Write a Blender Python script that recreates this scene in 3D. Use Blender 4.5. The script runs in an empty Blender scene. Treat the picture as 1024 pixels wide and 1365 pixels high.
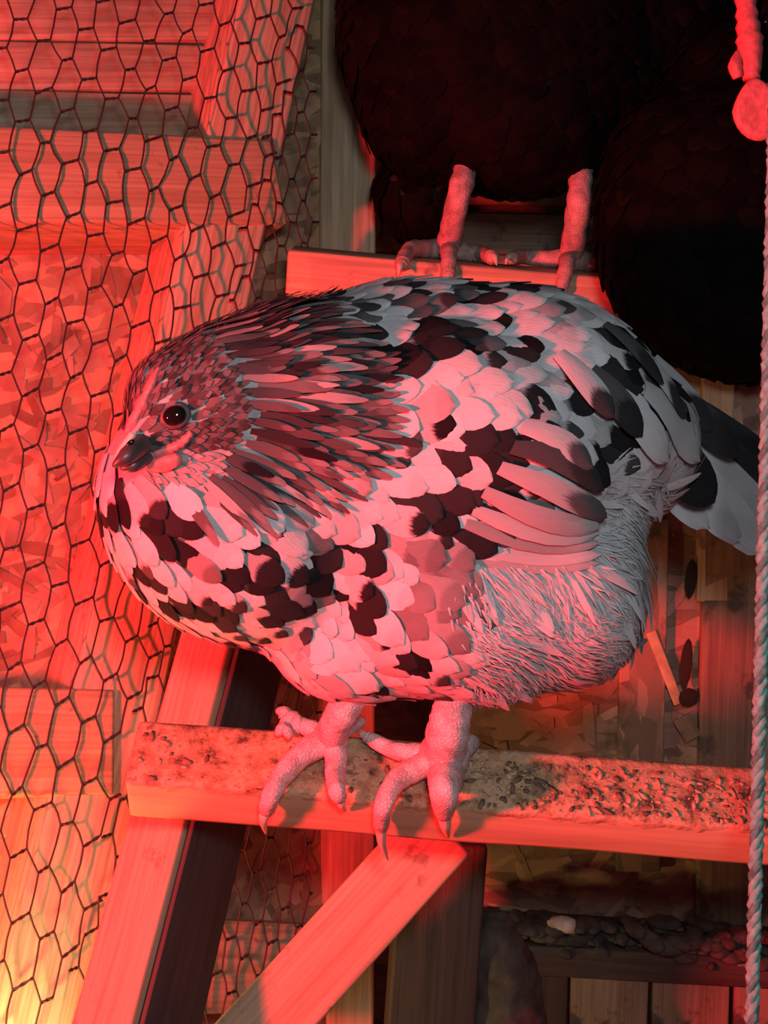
import bpy, bmesh, math, random
from mathutils import Vector, Matrix, noise
from mathutils.bvhtree import BVHTree

# ------------------------------------------------------------------ camera
SC = bpy.context.scene
COL = SC.collection
R = math.radians
PITCH, ROLL, F = R(10), R(3), 1900.0
CAM = Vector((0, 0, 1.15))
_f = Vector((0, math.cos(PITCH), -math.sin(PITCH)))
_r0 = Vector((1, 0, 0)); _u0 = Vector((0, math.sin(PITCH), math.cos(PITCH)))
_r = _r0 * math.cos(ROLL) + _u0 * math.sin(ROLL)
_u = -_r0 * math.sin(ROLL) + _u0 * math.cos(ROLL)

def P(x, y, d):
    """world point seen at photo pixel (x, y) at distance d along the view axis"""
    return CAM + _f * d + _r * ((x - 512) / F * d) - _u * ((y - 682.5) / F * d)

def px(p):
    q = p - CAM; d = q.dot(_f)
    return 512 + q.dot(_r) / d * F, 682.5 - q.dot(_u) / d * F, d

cam_data = bpy.data.cameras.new('camera')
cam = bpy.data.objects.new('camera', cam_data); COL.objects.link(cam)
cam_data.sensor_fit = 'HORIZONTAL'; cam_data.sensor_width = 36.0
cam_data.lens = F / 1024 * 36.0
cam_data.clip_start = 0.02
M3 = Matrix((_r, _u, -_f)).transposed()
cam.matrix_world = Matrix.Translation(CAM) @ M3.to_4x4()
SC.camera = cam

# ------------------------------------------------------------------ light
W = bpy.data.worlds.new('world'); SC.world = W; W.use_nodes = True
W.node_tree.nodes['Background'].inputs[0].default_value = (0.55, 0.6, 0.7, 1)
W.node_tree.nodes['Background'].inputs[1].default_value = 0.05

def lamp(name, kind, loc, energy, color, size=0.05, aim=None):
    l = bpy.data.lights.new(name, kind); l.energy = energy; l.color = color
    o = bpy.data.objects.new(name, l); COL.objects.link(o); o.location = loc
    if kind == 'AREA': l.size = size
    else: l.shadow_soft_size = size
    if aim is not None:
        o.rotation_euler = (aim - Vector(loc)).to_track_quat('-Z', 'Y').to_euler()
    return o

LAMP = CAM + _f * 0.34 - _r * 0.74 - _u * 0.10
lamp('heat_lamp_light', 'POINT', LAMP, 150, (1.0, 0.026, 0.040), 0.045)
lamp('camera_fill_light', 'AREA', CAM + _u * 0.16 + _r * 0.06 - _f * 0.05, 4.0, (0.86, 0.93, 1.0), 0.12, P(560, 680, 1.0))  # cool fill light beside the camera, as from its flash
lamp('added_warm_fill', 'POINT', P(-70, 1530, 1.05), 2.8, (1.0, 0.74, 0.26), 0.02)  # added warm fill for the stud's foot, no known lamp there
SC.view_settings.view_transform = 'Standard'
SC.view_settings.look = 'None'
SC.view_settings.exposure = 0.0
SC.view_settings.gamma = 1.0
SC.view_settings.use_curve_mapping = False

# ------------------------------------------------------------------ helpers
def tag(o, label=None, cat=None, group=None, kind=None):
    if label: o['label'] = label
    if cat: o['category'] = cat
    if group: o['group'] = group
    if kind: o['kind'] = kind
    return o

def empty(name, loc, label=None, cat=None, group=None, kind=None):
    o = bpy.data.objects.new(name, None); COL.objects.link(o); o.location = loc
    o.empty_display_size = 0.02
    return tag(o, label, cat, group, kind)

def link(name, me, mat, parent=None, mw=None, smooth=True):
    o = bpy.data.objects.new(name, me); COL.objects.link(o)
    if mat is not None and not me.materials: me.materials.append(mat)
    if smooth:
        for p in me.polygons: p.use_smooth = True
    if mw is None: mw = Matrix()
    if parent is not None:
        o.parent = parent
        pm = world_of(parent)
        o.matrix_parent_inverse = pm.inverted()
    o.matrix_basis = mw
    return o

def world_of(o):
    m = o.matrix_basis.copy()
    if o.parent: m = world_of(o.parent) @ o.matrix_parent_inverse @ m
    return m

def bm_obj(name, bm, mat, parent=None, mw=None, smooth=True):
    me = bpy.data.meshes.new(name); bm.to_mesh(me); bm.free()
    return link(name, me, mat, parent, mw, smooth)

def recenter(me):
    """put the mesh origin at its centre, return the matrix that brings it back"""
    c = Vector((0, 0, 0))
    for v in me.vertices: c += v.co
    c /= max(1, len(me.vertices))
    me.transform(Matrix.Translation(-c))
    return Matrix.Translation(c)

def frame(D, n):
    """local X along D, local Z as near to n as can be"""
    x = D.normalized(); z = (n - x * n.dot(x)).normalized(); y = z.cross(x)
    return Matrix((x, y, z)).transposed()

def beam(name, A, B, n, w, h, mat, parent=None, bevel=0.003, cuts=24, wobble=0.0006, seed=0):
    """sawn timber from A to B (axis); face of width w looks towards n, thickness h"""
    D = B - A; L = D.length
    bm = bmesh.new()
    bmesh.ops.create_cube(bm, size=1.0)
    bmesh.ops.scale(bm, verts=bm.verts, vec=(L, w, h))
    bmesh.ops.bevel(bm, geom=[e for e in bm.edges], offset=bevel, segments=2, affect='EDGES', profile=0.6)
    lo = [e for e in bm.edges if abs(e.verts[0].co.x - e.verts[1].co.x) > L * 0.8]
    bmesh.ops.subdivide_edges(bm, edges=lo, cuts=cuts, use_grid_fill=False)
    for v in bm.verts:
        q = noise.noise_vector(Vector((v.co.x * 9 + seed, v.co.y * 20, v.co.z * 20)))
        v.co += q * wobble
    mw = Matrix.Translation((A + B) / 2) @ frame(D, n).to_4x4()
    return bm_obj(name, bm, mat, parent, mw)

def tube(bm, pts, rads, segs=10, sub=5, ring=0.0, ringlen=0.004, cap=True, flat=1.0, flat_n=None):
    """smooth tapering tube through pts"""
    n = len(pts); out = []
    for i in range(n - 1):
        p0 = pts[max(i - 1, 0)]; p1 = pts[i]; p2 = pts[i + 1]; p3 = pts[min(i + 2, n - 1)]
        for k in range(sub):
            t = k / sub
            q = 0.5 * ((2 * p1) + (p2 - p0) * t + (2 * p0 - 5 * p1 + 4 * p2 - p3) * t * t + (3 * p1 - p0 - 3 * p2 + p3) * t ** 3)
            out.append((q, rads[i] * (1 - t) + rads[i + 1] * t))
    out.append((pts[-1], rads[-1]))
    prev = None; rings = []; dist = 0
    nrm = flat_n or Vector((0.3, 0.2, 1)).normalized()
    for i, (q, r) in enumerate(out):
        a = out[max(i - 1, 0)][0]; b = out[min(i + 1, len(out) - 1)][0]
        t = (b - a).normalized()
        if i: dist += (q - out[i - 1][0]).length
        x = nrm - t * nrm.dot(t)
        if x.length < 1e-4: x = t.orthogonal()
        x.normalize(); y = t.cross(x); nrm = x if flat_n is None else flat_n
        rr = r * (1 + ring * math.sin(dist / ringlen * 2 * math.pi))
        rings.append([bm.verts.new(q + x * math.cos(2 * math.pi * k / segs) * rr * flat + y * math.sin(2 * math.pi * k / segs) * rr) for k in range(segs)])
    for a, b in zip(rings, rings[1:]):
        for k in range(segs):
            bm.faces.new((a[k], a[(k + 1) % segs], b[(k + 1) % segs], b[k]))
    if cap:
        bm.faces.new(list(reversed(rings[0]))); bm.faces.new(rings[-1])

# ------------------------------------------------------------------ materials
def newmat(name, rough=0.7):
    m = bpy.data.materials.new(name); m.use_nodes = True
    nt = m.node_tree; b = nt.nodes['Principled BSDF']; b.inputs['Roughness'].default_value = rough
    return m, nt, b

def nd(nt, kind, **kw):
    n = nt.nodes.new(kind)
    for k, v in kw.items():
        if k.startswith('i_'):
            key = k[2:]; n.inputs[int(key) if key.isdigit() else key].default_value = v
        else: setattr(n, k, v)
    return n

def ramp(nt, stops):
    n = nt.nodes.new('ShaderNodeValToRGB'); el = n.color_ramp.elements
    while len(el) < len(stops): el.new(0.5)
    for e, (p, c) in zip(el, stops):
        e.position = p; e.color = (*c, 1) if len(c) == 3 else c
    return n

def mix(nt, fac, a, b, blend='MIX'):
    n = nt.nodes.new('ShaderNodeMix'); n.data_type = 'RGBA'; n.blend_type = blend
    for sock, val in ((n.inputs[0], fac), (n.inputs[6], a), (n.inputs[7], b)):
        if hasattr(val, 'is_linked'): nt.links.new(val, sock)
        elif isinstance(val, (int, float)): sock.default_value = val
        else: sock.default_value = (*val, 1) if len(val) == 3 else val
    return n.outputs[2]

def wood(name, light, dark, dirt=0.0, dirtcol=(0.10, 0.075, 0.05), pale=0.0, rough=0.75, seed=0.0, dscale=35):
    m, nt, b = newmat(name, rough); L = nt.links.new
    tc = nd(nt, 'ShaderNodeTexCoord')
    mp = nd(nt, 'ShaderNodeMapping'); mp.inputs['Scale'].default_value = (2.2, 38, 38); mp.inputs['Location'].default_value = (seed, seed * 2, seed)
    L(tc.outputs['Object'], mp.inputs[0])
    n1 = nd(nt, 'ShaderNodeTexNoise', i_Scale=2.2, i_Detail=5.0, i_Distortion=0.6); L(mp.outputs[0], n1.inputs['Vector'])
    r1 = ramp(nt, [(0.30, dark), (0.62, light), (0.8, tuple(c * 0.88 for c in light))]); L(n1.outputs[0], r1.inputs[0])
    mp2 = nd(nt, 'ShaderNodeMapping'); mp2.inputs['Scale'].default_value = (9, 300, 300); L(tc.outputs['Object'], mp2.inputs[0])
    n2 = nd(nt, 'ShaderNodeTexNoise', i_Scale=1.0, i_Detail=3.0); L(mp2.outputs[0], n2.inputs['Vector'])
    r2 = ramp(nt, [(0.3, (0.72, 0.72, 0.72)), (0.6, (1, 1, 1))]); L(n2.outputs[0], r2.inputs[0])
    col = mix(nt, 1.0, r1.outputs[0], r2.outputs[0], 'MULTIPLY')
    hgt = n2.outputs[0]
    if dirt > 0:
        n3 = nd(nt, 'ShaderNodeTexNoise', i_Scale=float(dscale), i_Detail=6.0, i_Roughness=0.65); L(tc.outputs['Object'], n3.inputs['Vector'])
        c = 0.66 - dirt * 0.3
        r3 = ramp(nt, [(c, (0, 0, 0)), (c + 0.07, (1, 1, 1))]); L(n3.outputs[0], r3.inputs[0])
        col = mix(nt, r3.outputs[0], col, dirtcol)
    if pale > 0:
        n4 = nd(nt, 'ShaderNodeTexNoise', i_Scale=60.0, i_Detail=5.0); L(tc.outputs['Object'], n4.inputs['Vector'])
        c = 0.72 - pale * 0.25
        r4 = ramp(nt, [(c, (0, 0, 0)), (c + 0.06, (1, 1, 1))]); L(n4.outputs[0], r4.inputs[0])
        col = mix(nt, r4.outputs[0], col, (0.62, 0.58, 0.5))
    L(col, b.inputs['Base Color'])
    bp = nd(nt, 'ShaderNodeBump', i_Strength=0.35, i_Distance=0.0015); L(hgt, bp.inputs['Height']); L(bp.outputs[0], b.inputs['Normal'])
    return m

def board_dirty_top(name):
    """perch timber: clean sides, trodden-in droppings on the upper face"""
    m, nt, b = newmat(name, 0.8); L = nt.links.new
    tc = nd(nt, 'ShaderNodeTexCoord')
    mp = nd(nt, 'ShaderNodeMapping'); mp.inputs['Scale'].default_value = (2.2, 40, 40); L(tc.outputs['Object'], mp.inputs[0])
    n1 = nd(nt, 'ShaderNodeTexNoise', i_Scale=2.0, i_Detail=5.0, i_Distortion=0.7); L(mp.outputs[0], n1.inputs['Vector'])
    r1 = ramp(nt, [(0.3, (0.40, 0.25, 0.14)), (0.65, (0.58, 0.38, 0.22))]); L(n1.outputs[0], r1.inputs[0])
    sp = nd(nt, 'ShaderNodeSeparateXYZ'); L(tc.outputs['Object'], sp.inputs[0])
    nw = nd(nt, 'ShaderNodeTexNoise', i_Scale=45.0, i_Detail=4.0); L(tc.outputs['Object'], nw.inputs['Vector'])
    w = nd(nt, 'ShaderNodeMath', operation='MULTIPLY_ADD', i_1=0.022, i_2=-0.011); L(nw.outputs[0], w.inputs[0])
    s = nd(nt, 'ShaderNodeMath', operation='ADD'); L(sp.outputs['Z'], s.inputs[0]); L(w.outputs[0], s.inputs[1])
    top = nd(nt, 'ShaderNodeMapRange', i_1=0.0145, i_2=0.0195); L(s.outputs[0], top.inputs[0])
    n3 = nd(nt, 'ShaderNodeTexNoise', i_Scale=55.0, i_Detail=8.0, i_Roughness=0.72); L(tc.outputs['Object'], n3.inputs['Vector'])
    r3 = ramp(nt, [(0.37, (0.08, 0.05, 0.035)), (0.43, (0.30, 0.17, 0.09)), (0.51, (0.48, 0.28, 0.15)), (0.57, (0.62, 0.40, 0.24)), (0.64, (0.22, 0.13, 0.08))]); L(n3.outputs[0], r3.inputs[0])
    col = mix(nt, top.outputs[0], r1.outputs[0], r3.outputs[0])
    L(col, b.inputs['Base Color'])
    bp = nd(nt, 'ShaderNodeBump', i_Strength=0.7, i_Distance=0.004)
    hm = nd(nt, 'ShaderNodeMath', operation='MULTIPLY'); L(n3.outputs[0], hm.inputs[0]); L(top.outputs[0], hm.inputs[1])
    L(hm.outputs[0], bp.inputs['Height']); L(bp.outputs[0], b.inputs['Normal'])
    return m

def osb(name, base=(0.46, 0.30, 0.17), dirt=0.2):
    m, nt, b = newmat(name, 0.7); L = nt.links.new
    tc = nd(nt, 'ShaderNodeTexCoord'); oi = nd(nt, 'ShaderNodeObjectInfo')
    cols = []
    for k, ang in enumerate((0.4, 1.3, -0.5)):
        mp = nd(nt, 'ShaderNodeMapping'); mp.inputs['Rotation'].default_value = (0, 0, ang); mp.inputs['Scale'].default_value = (22, 70, 30)
        L(tc.outputs['Object'], mp.inputs[0])
        v = nd(nt, 'ShaderNodeTexVoronoi', i_Scale=1.0); L(mp.outputs[0], v.inputs['Vector'])
        sp = nd(nt, 'ShaderNodeSeparateColor'); L(v.outputs['Color'], sp.inputs[0])
        r = ramp(nt, [(0, tuple(c * 0.55 for c in base)), (0.5, base), (1, tuple(min(1, c * 1.35) for c in base))]); L(sp.outputs[0], r.inputs[0])
        cols.append((r.outputs[0], sp.outputs[1]))
    t1 = nd(nt, 'ShaderNodeMath', operation='GREATER_THAN', i_1=0.5); L(cols[1][1], t1.inputs[0])
    t2 = nd(nt, 'ShaderNodeMath', operation='GREATER_THAN', i_1=0.6); L(cols[2][1], t2.inputs[0])
    c = mix(nt, t1.outputs[0], cols[0][0], cols[1][0]); c = mix(nt, t2.outputs[0], c, cols[2][0])
    n3 = nd(nt, 'ShaderNodeTexNoise', i_Scale=14.0, i_Detail=7.0, i_Roughness=0.65); L(tc.outputs['Object'], n3.inputs['Vector'])
    th = 0.68 - 0.3 * dirt
    r3 = ramp(nt, [(th, (0, 0, 0)), (th + 0.12, (1, 1, 1))]); L(n3.outputs[0], r3.inputs[0])
    c = mix(nt, r3.outputs[0], c, (0.09, 0.07, 0.05))
    L(c, b.inputs['Base Color'])
    bp = nd(nt, 'ShaderNodeBump', i_Strength=0.4, i_Distance=0.002); L(n3.outputs[0], bp.inputs['Height']); L(bp.outputs[0], b.inputs['Normal'])
    return m

def plain(name, col, rough=0.6, var=0.25, scale=60.0, bump=0.3, metallic=0.0, bdist=0.001, sss=0.0):
    m, nt, b = newmat(name, rough); L = nt.links.new
    tc = nd(nt, 'ShaderNodeTexCoord')
    n = nd(nt, 'ShaderNodeTexNoise', i_Scale=scale, i_Detail=4.0); L(tc.outputs['Object'], n.inputs['Vector'])
    r = ramp(nt, [(0.3, tuple(c * (1 - var) for c in col)), (0.7, tuple(min(1, c * (1 + var)) for c in col))]); L(n.outputs[0], r.inputs[0])
    L(r.outputs[0], b.inputs['Base Color']); b.inputs['Metallic'].default_value = metallic
    bp = nd(nt, 'ShaderNodeBump', i_Strength=bump, i_Distance=bdist); L(n.outputs[0], bp.inputs['Height']); L(bp.outputs[0], b.inputs['Normal'])
    if sss: b.inputs['Subsurface Weight'].default_value = sss; b.inputs['Subsurface Radius'].default_value = (0.004, 0.002, 0.001)
    return m

def feather_mat(name, rough=0.8, spec=0.16, lo=(0.005, 0.005, 0.006), hi=(0.64, 0.64, 0.645), sheen=0.0):
    """colour is plumage pigment: fcol = (vane tone, tip tone, where the tip begins, brown)"""
    m, nt, b = newmat(name, rough); L = nt.links.new
    uv = nd(nt, 'ShaderNodeUVMap', uv_map='UVMap'); sp = nd(nt, 'ShaderNodeSeparateXYZ'); L(uv.outputs[0], sp.inputs[0])
    at = nd(nt, 'ShaderNodeAttribute', attribute_name='fcol'); sc = nd(nt, 'ShaderNodeSeparateColor'); L(at.outputs['Color'], sc.inputs[0])
    u = nd(nt, 'ShaderNodeMath', operation='MULTIPLY_ADD', i_1=2.0, i_2=-1.0); L(sp.outputs['X'], u.inputs[0])
    u2 = nd(nt, 'ShaderNodeMath', operation='MULTIPLY'); L(u.outputs[0], u2.inputs[0]); L(u.outputs[0], u2.inputs[1])
    k = nd(nt, 'ShaderNodeMath', operation='MULTIPLY_ADD', i_1=-0.16); L(u2.outputs[0], k.inputs[0]); L(sp.outputs['Y'], k.inputs[2])
    mpn = nd(nt, 'ShaderNodeMapping'); mpn.inputs['Scale'].default_value = (26, 5, 1); L(uv.outputs[0], mpn.inputs[0])
    nz = nd(nt, 'ShaderNodeTexNoise', i_Scale=1.0, i_Detail=3.0); L(mpn.outputs[0], nz.inputs['Vector'])
    kn = nd(nt, 'ShaderNodeMath', operation='MULTIPLY_ADD', i_1=0.22); L(nz.outputs[0], kn.inputs[0]); L(k.outputs[0], kn.inputs[2])
    d = nd(nt, 'ShaderNodeMath', operation='SUBTRACT'); L(kn.outputs[0], d.inputs[0]); L(sc.outputs[2], d.inputs[1])
    mr = nd(nt, 'ShaderNodeMapRange', i_1=0.06, i_2=0.15); L(d.outputs[0], mr.inputs[0])
    lv = nd(nt, 'ShaderNodeMix'); L(mr.outputs[0], lv.inputs[0]); L(sc.outputs[0], lv.inputs[2]); L(sc.outputs[1], lv.inputs[3])
    nb = nd(nt, 'ShaderNodeMath', operation='MULTIPLY_ADD', i_1=0.36, i_2=0.82); L(nz.outputs[0], nb.inputs[0])
    lv2 = nd(nt, 'ShaderNodeMath', operation='MULTIPLY'); L(lv.outputs[0], lv2.inputs[0]); L(nb.outputs[0], lv2.inputs[1])
    c = mix(nt, lv2.outputs[0], lo, hi)
    br = mix(nt, lv2.outputs[0], tuple(min(.05, c * 2) for c in lo), tuple(min(q, c * .8) for q, c in zip((0.42, 0.33, 0.26), hi)))
    c = mix(nt, at.outputs['Alpha'], c, br)
    L(c, b.inputs['Base Color'])
    bp = nd(nt, 'ShaderNodeBump', i_Strength=0.35, i_Distance=0.0012); L(nz.outputs[0], bp.inputs['Height']); L(bp.outputs[0], b.inputs['Normal'])
    b.inputs['Specular IOR Level'].default_value = spec
    if sheen: b.inputs['Sheen Weight'].default_value = sheen
    return m

def scaly(name, col):
    m, nt, b = newmat(name, 0.5); L = nt.links.new
    tc = nd(nt, 'ShaderNodeTexCoord')
    v = nd(nt, 'ShaderNodeTexVoronoi', i_Scale=330.0); v.feature = 'DISTANCE_TO_EDGE'; L(tc.outputs['Object'], v.inputs['Vector'])
    r = ramp(nt, [(0.0, (0, 0, 0)), (0.22, (1, 1, 1))]); L(v.outputs['Distance'], r.inputs[0])
    n = nd(nt, 'ShaderNodeTexNoise', i_Scale=90.0, i_Detail=4.0); L(tc.outputs['Object'], n.inputs['Vector'])
    r2 = ramp(nt, [(0.35, tuple(c * .62 for c in col)), (0.55, col), (0.7, tuple(c * 1.15 for c in col))]); L(n.outputs[0], r2.inputs[0])
    r3 = ramp(nt, [(0.0, (.84, .80, .80)), (1, (1, 1, 1))]); L(r.outputs[0], r3.inputs[0])
    L(mix(nt, 1.0, r2.outputs[0], r3.outputs[0], 'MULTIPLY'), b.inputs['Base Color'])
    bp = nd(nt, 'ShaderNodeBump', i_Strength=0.4, i_Distance=0.0010); L(r.outputs[0], bp.inputs['Height']); L(bp.outputs[0], b.inputs['Normal'])
    return m

M = {}
M['stud'] = wood('pine_stud', (0.72, 0.56, 0.36), (0.52, 0.36, 0.21), seed=1.0)
M['block'] = wood('pine_block', (0.62, 0.42, 0.25), (0.46, 0.28, 0.15), dirt=0.12, dirtcol=(0.25, 0.16, 0.10), seed=2.0)
M['rail'] = wood('pine_rail', (0.60, 0.40, 0.25), (0.45, 0.28, 0.17), dirt=0.18, dirtcol=(0.26, 0.16, 0.10), seed=3.0, dscale=25)
M['old'] = wood('weathered_board', (0.33, 0.225, 0.145), (0.21, 0.14, 0.09), dirt=0.35, dirtcol=(0.10, 0.08, 0.06), seed=4.0, dscale=18)
M['old2'] = wood('brown_soiled_board', (0.30, 0.20, 0.13), (0.20, 0.13, 0.08), dirt=0.4, dirtcol=(0.07, 0.05, 0.04), seed=9.0, dscale=22)
M['siding'] = wood('siding_board', (0.76, 0.52, 0.35), (0.52, 0.33, 0.21), seed=5.0)
M['darkstrip'] = wood('dark_side_strip', (0.055, 0.045, 0.040), (0.035, 0.028, 0.025), seed=7.0)
M['shade'] = wood('shaded_soiled_board', (0.085, 0.05, 0.036), (0.05, 0.03, 0.022), dirt=0.3, dirtcol=(.05, .04, .03), seed=8.0)  # soiled board, with the shade behind the brace put into its colour
M['perch'] = board_dirty_top('perch_timber')
M['osb'] = osb('strand_board', (0.50, 0.33, 0.19), 0.25)
M['osb2'] = osb('stained_strand_board', (0.32, 0.195, 0.135), 0.5)
M['flake'] = plain('board_flake', (0.42, 0.26, 0.175), 0.7, 0.35, 25, 0.2)
M['wire'] = plain('dull_wire', (0.030, 0.024, 0.024), 0.7, 0.3, 200, 0.1, 0.0)
M['skin'] = scaly('scaly_pink_skin', (0.66, 0.53, 0.52))
M['claw'] = plain('horn_claw', (0.66, 0.52, 0.42), 0.4, 0.15, 90, 0.1)
M['darkskin'] = scaly('scaly_grey_skin', (0.52, 0.36, 0.33))
M['beak'] = plain('dark_horn_beak', (0.055, 0.045, 0.045), 0.35, 0.3, 80, 0.15)
M['eye'] = plain('black_eye', (0.006, 0.005, 0.005), 0.05, 0.1, 10, 0.0)
M['facered'] = plain('red_face_skin', (0.66, 0.17, 0.17), 0.5, 0.25, 220, 0.6, 0, 0.001, 0.1)
M['lid'] = plain('grey_eyelid', (0.085, 0.07, 0.075), 0.6, 0.3, 200, 0.4)
M['body'] = plain('down_underlayer', (0.40, 0.39, 0.39), 0.9, 0.3, 70, 0.5)
M['blackbody'] = plain('black_down', (0.004, 0.004, 0.005), 0.9, 0.3, 70, 0.5)
M['feather'] = feather_mat('speckled_feather')
M['blackfeather'] = feather_mat('black_feather', 0.7, 0.04, (0.0015, 0.0013, 0.0018), (0.008, 0.005, 0.004))
M['rope'] = plain('rope_fibre', (0.13, 0.37, 0.31), 0.85, 0.3, 260, 0.8)
M['ropedark'] = plain('dark_rope_fibre', (0.06, 0.20, 0.17), 0.85, 0.4, 260, 0.8)
M['muck'] = plain('dried_droppings', (0.060, 0.048, 0.038), 0.85, 0.6, 45, 0.9, 0, 0.004)
M['mucklight'] = plain('pale_dropping', (0.45, 0.36, 0.30), 0.85, 0.4, 60, 0.5)
M['floor'] = plain('earth_floor', (0.16, 0.12, 0.08), 0.95, 0.4, 20, 0.6)
M['muck2'] = plain('brown_fleck', (0.17, 0.105, 0.07), 0.9, 0.4, 90, 0.6)
M['muck3'] = plain('tan_fleck', (0.50, 0.32, 0.19), 0.9, 0.3, 90, 0.6)
M['straw'] = plain('straw_stem', (0.45, 0.34, 0.19), 0.7, 0.25, 90, 0.2)

# ------------------------------------------------------------------ setting
bm = bmesh.new(); bmesh.ops.create_grid(bm, x_segments=30, y_segments=30, size=2.0)
for v in bm.verts: v.co.z += noise.noise(v.co * 5) * 0.006
tag(bm_obj('floor', bm, M['floor'], None, Matrix.Translation((0, 1.2, 0))), kind='structure')

def inv_wall(x, y): return 0.765 - 0.00025 * x + 0.000085 * y
_a, _b, _c = (P(x, y, 1 / inv_wall(x, y)) for x, y in ((0, 0), (400, 0), (80, 1365)))
WN = (_b - _a).cross(_c - _a).normalized()
if WN.dot(_f) > 0: WN = -WN                       # looks towards the viewer

def on_plane(x, y, p0, n, off=0.0):
    d = P(x, y, 1.0) - CAM
    t = (p0 + n * off - CAM).dot(n) / d.dot(n)
    return CAM + d * t

def Wl(x, y, off=0.0): return on_plane(x, y, _a, WN, off)

# plane of the second bay, from the stud back to the corner post
_e = P(428, 1365, 1.36)
_s0, _s1 = Wl(398, 0), Wl(84, 1365)
WN2 = (_s1 - _s0).cross(_e - _s0).normalized()
if WN2.dot(_f) > 0: WN2 = -WN2
def W2(x, y, off=0.0): return on_plane(x, y, _s0, WN2, off)

def panel(name, corners, n, thick, mat, parent=None, div=1):
    """flat sheet with the given front corners, thickness behind them"""
    c = sum(corners, Vector()) / len(corners)
    fr = frame(corners[1] - corners[0], n).to_4x4(); mw = Matrix.Translation(c) @ fr; inv = mw.inverted()
    bm = bmesh.new()
    f = [bm.verts.new(inv @ q) for q in corners]
    bk = [bm.verts.new((inv @ q) - Vector((0, 0, thick))) for q in corners]
    k = len(f)
    bm.faces.new(f); bm.faces.new(list(reversed(bk)))
    for i in range(k): bm.faces.new((f[i], bk[i], bk[(i + 1) % k], f[(i + 1) % k]))
    bmesh.ops.recalc_face_normals(bm, faces=bm.faces)
    bmesh.ops.bevel(bm, geom=list(bm.edges), offset=0.001, segments=1, affect='EDGES')
    return bm_obj(name, bm, mat, parent, mw, smooth=False)

def flakes(parent, pointfn, n, xr, yr, count, seed, size=(0.02, 0.055)):
    """the wood strands pressed into the face of a strand board: thin raised chips"""
    rnd = random.Random(seed); bm = bmesh.new()
    lay = bm.faces.layers.int.new('k')
    for i in range(count):
        c = pointfn(rnd.uniform(*xr), rnd.uniform(*yr)); h = rnd.uniform(0.0003, 0.0016)
        ang = rnd.uniform(0, math.pi); l = rnd.uniform(*size); w = rnd.uniform(0.007, 0.016)
        t = (_u - n * _u.dot(n)).normalized(); s = n.cross(t)
        a = t * math.cos(ang) + s * math.sin(ang); b = n.cross(a)
        pts = []
        for (p, q) in ((-.5, -.4), (-.1, -.5), (.5, -.35), (.42, .4), (0, .5), (-.45, .38)):
            pts.append(c + a * (p * l * rnd.uniform(.8, 1.1)) + b * (q * w * rnd.uniform(.7, 1.1)))
        top = [bm.verts.new(q + n * h) for q in pts]; bot = [bm.verts.new(q - n * 0.001) for q in pts]
        fs = [bm.faces.new(top)]
        for j in range(6): fs.append(bm.faces.new((top[j], bot[j], bot[(j + 1) % 6], top[(j + 1) % 6])))
        mi = rnd.choice((0, 0, 1, 2))
        for f in fs: f.material_index = mi
    bmesh.ops.recalc_face_normals(bm, faces=bm.faces)
    o = bm_obj('strand', bm, None, parent, None, smooth=False)
    for m in (M['flake'], M['flake_light'], M['flake_dark']): o.data.materials.append(m)
    tag(o, kind='stuff'); return o
M['flake_light'] = plain('pale_flake', (0.49, 0.32, 0.22), 0.7, 0.3, 25, 0.2)
M['flake_dark'] = plain('dark_flake', (0.30, 0.17, 0.10), 0.7, 0.4, 25, 0.2)

# left wall: strand board behind slanting studs and short cross pieces
DEEP = -0.085
wl = panel('wall_left', [Wl(-500, -420, DEEP), Wl(540, -420, DEEP), Wl(150, 1700, DEEP), Wl(-800, 1700, DEEP)], WN, 0.011, M['osb'])
tag(wl, 'slanting strand board coop wall behind the chicken wire', kind='structure')
flakes(wl, lambda x, y: Wl(x, y, DEEP), WN, (-60, 300), (300, 1340), 330, 3)
beam('stud', Wl(398 - 47 + 70, -300, -0.0425), Wl(84 - 50 - 102, 1800, -0.0425), WN, 0.082, 0.085, M['stud'], wl, 0.004, seed=1)
beam('stud', Wl(-160, -300, -0.0425), Wl(-640, 1800, -0.0425), WN, 0.082, 0.085, M['stud'], wl, 0.004, seed=2)
def cross(x0, y0, x1, y1, proud, mat, seed, w=0.090, h=0.10):
    return beam('cross_piece', Wl(x0, y0, proud - h / 2), Wl(x1, y1, proud - h / 2), WN, w, h, mat, wl, 0.004, seed=seed)
cross(-420, 250, 342, 266, 0.005, M['block'], 5)
cross(-420, 992, 124, 993, 0.005, M['block'], 6)
# horizontal siding boards closing the wall above the upper cross piece
for k in range(8):
    yy = 150 - 66 * k
    beam('siding_board', Wl(-420, yy, DEEP + 0.008), Wl(350, yy + 10, DEEP + 0.008), WN, 0.0495, 0.012, M['siding'], wl, 0.002, seed=20 + k)

# second bay of the wall, seen edge-on between the stud and the corner post
D2 = -0.07
wb = panel('wall_left', [W2(420, -200, D2), W2(470, -200, D2), W2(470, 1700, D2), W2(20, 1700, D2)], WN2, 0.011, M['osb'], None)
wb.name = 'wall_left_inner'; tag(wb, 'strand board wall behind the roost ladder', kind='structure')
flakes(wb, lambda x, y: W2(x, y, D2), WN2, (250, 430), (850, 1340), 90, 4)
beam('cross_piece', W2(225, 1285, -0.004), W2(425, 1290, -0.004), WN2, 0.080, 0.03, M['block'], wb, 0.004, seed=7)
# corner post
post = beam('trim_1', P(462, -150, 1.66), P(452, 1800, 1.44), -_f + _r * 0.2, 0.062, 0.05, M['stud'], None, 0.004, seed=8)
tag(post, 'pale wooden corner post behind the black hen', kind='structure')

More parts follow.
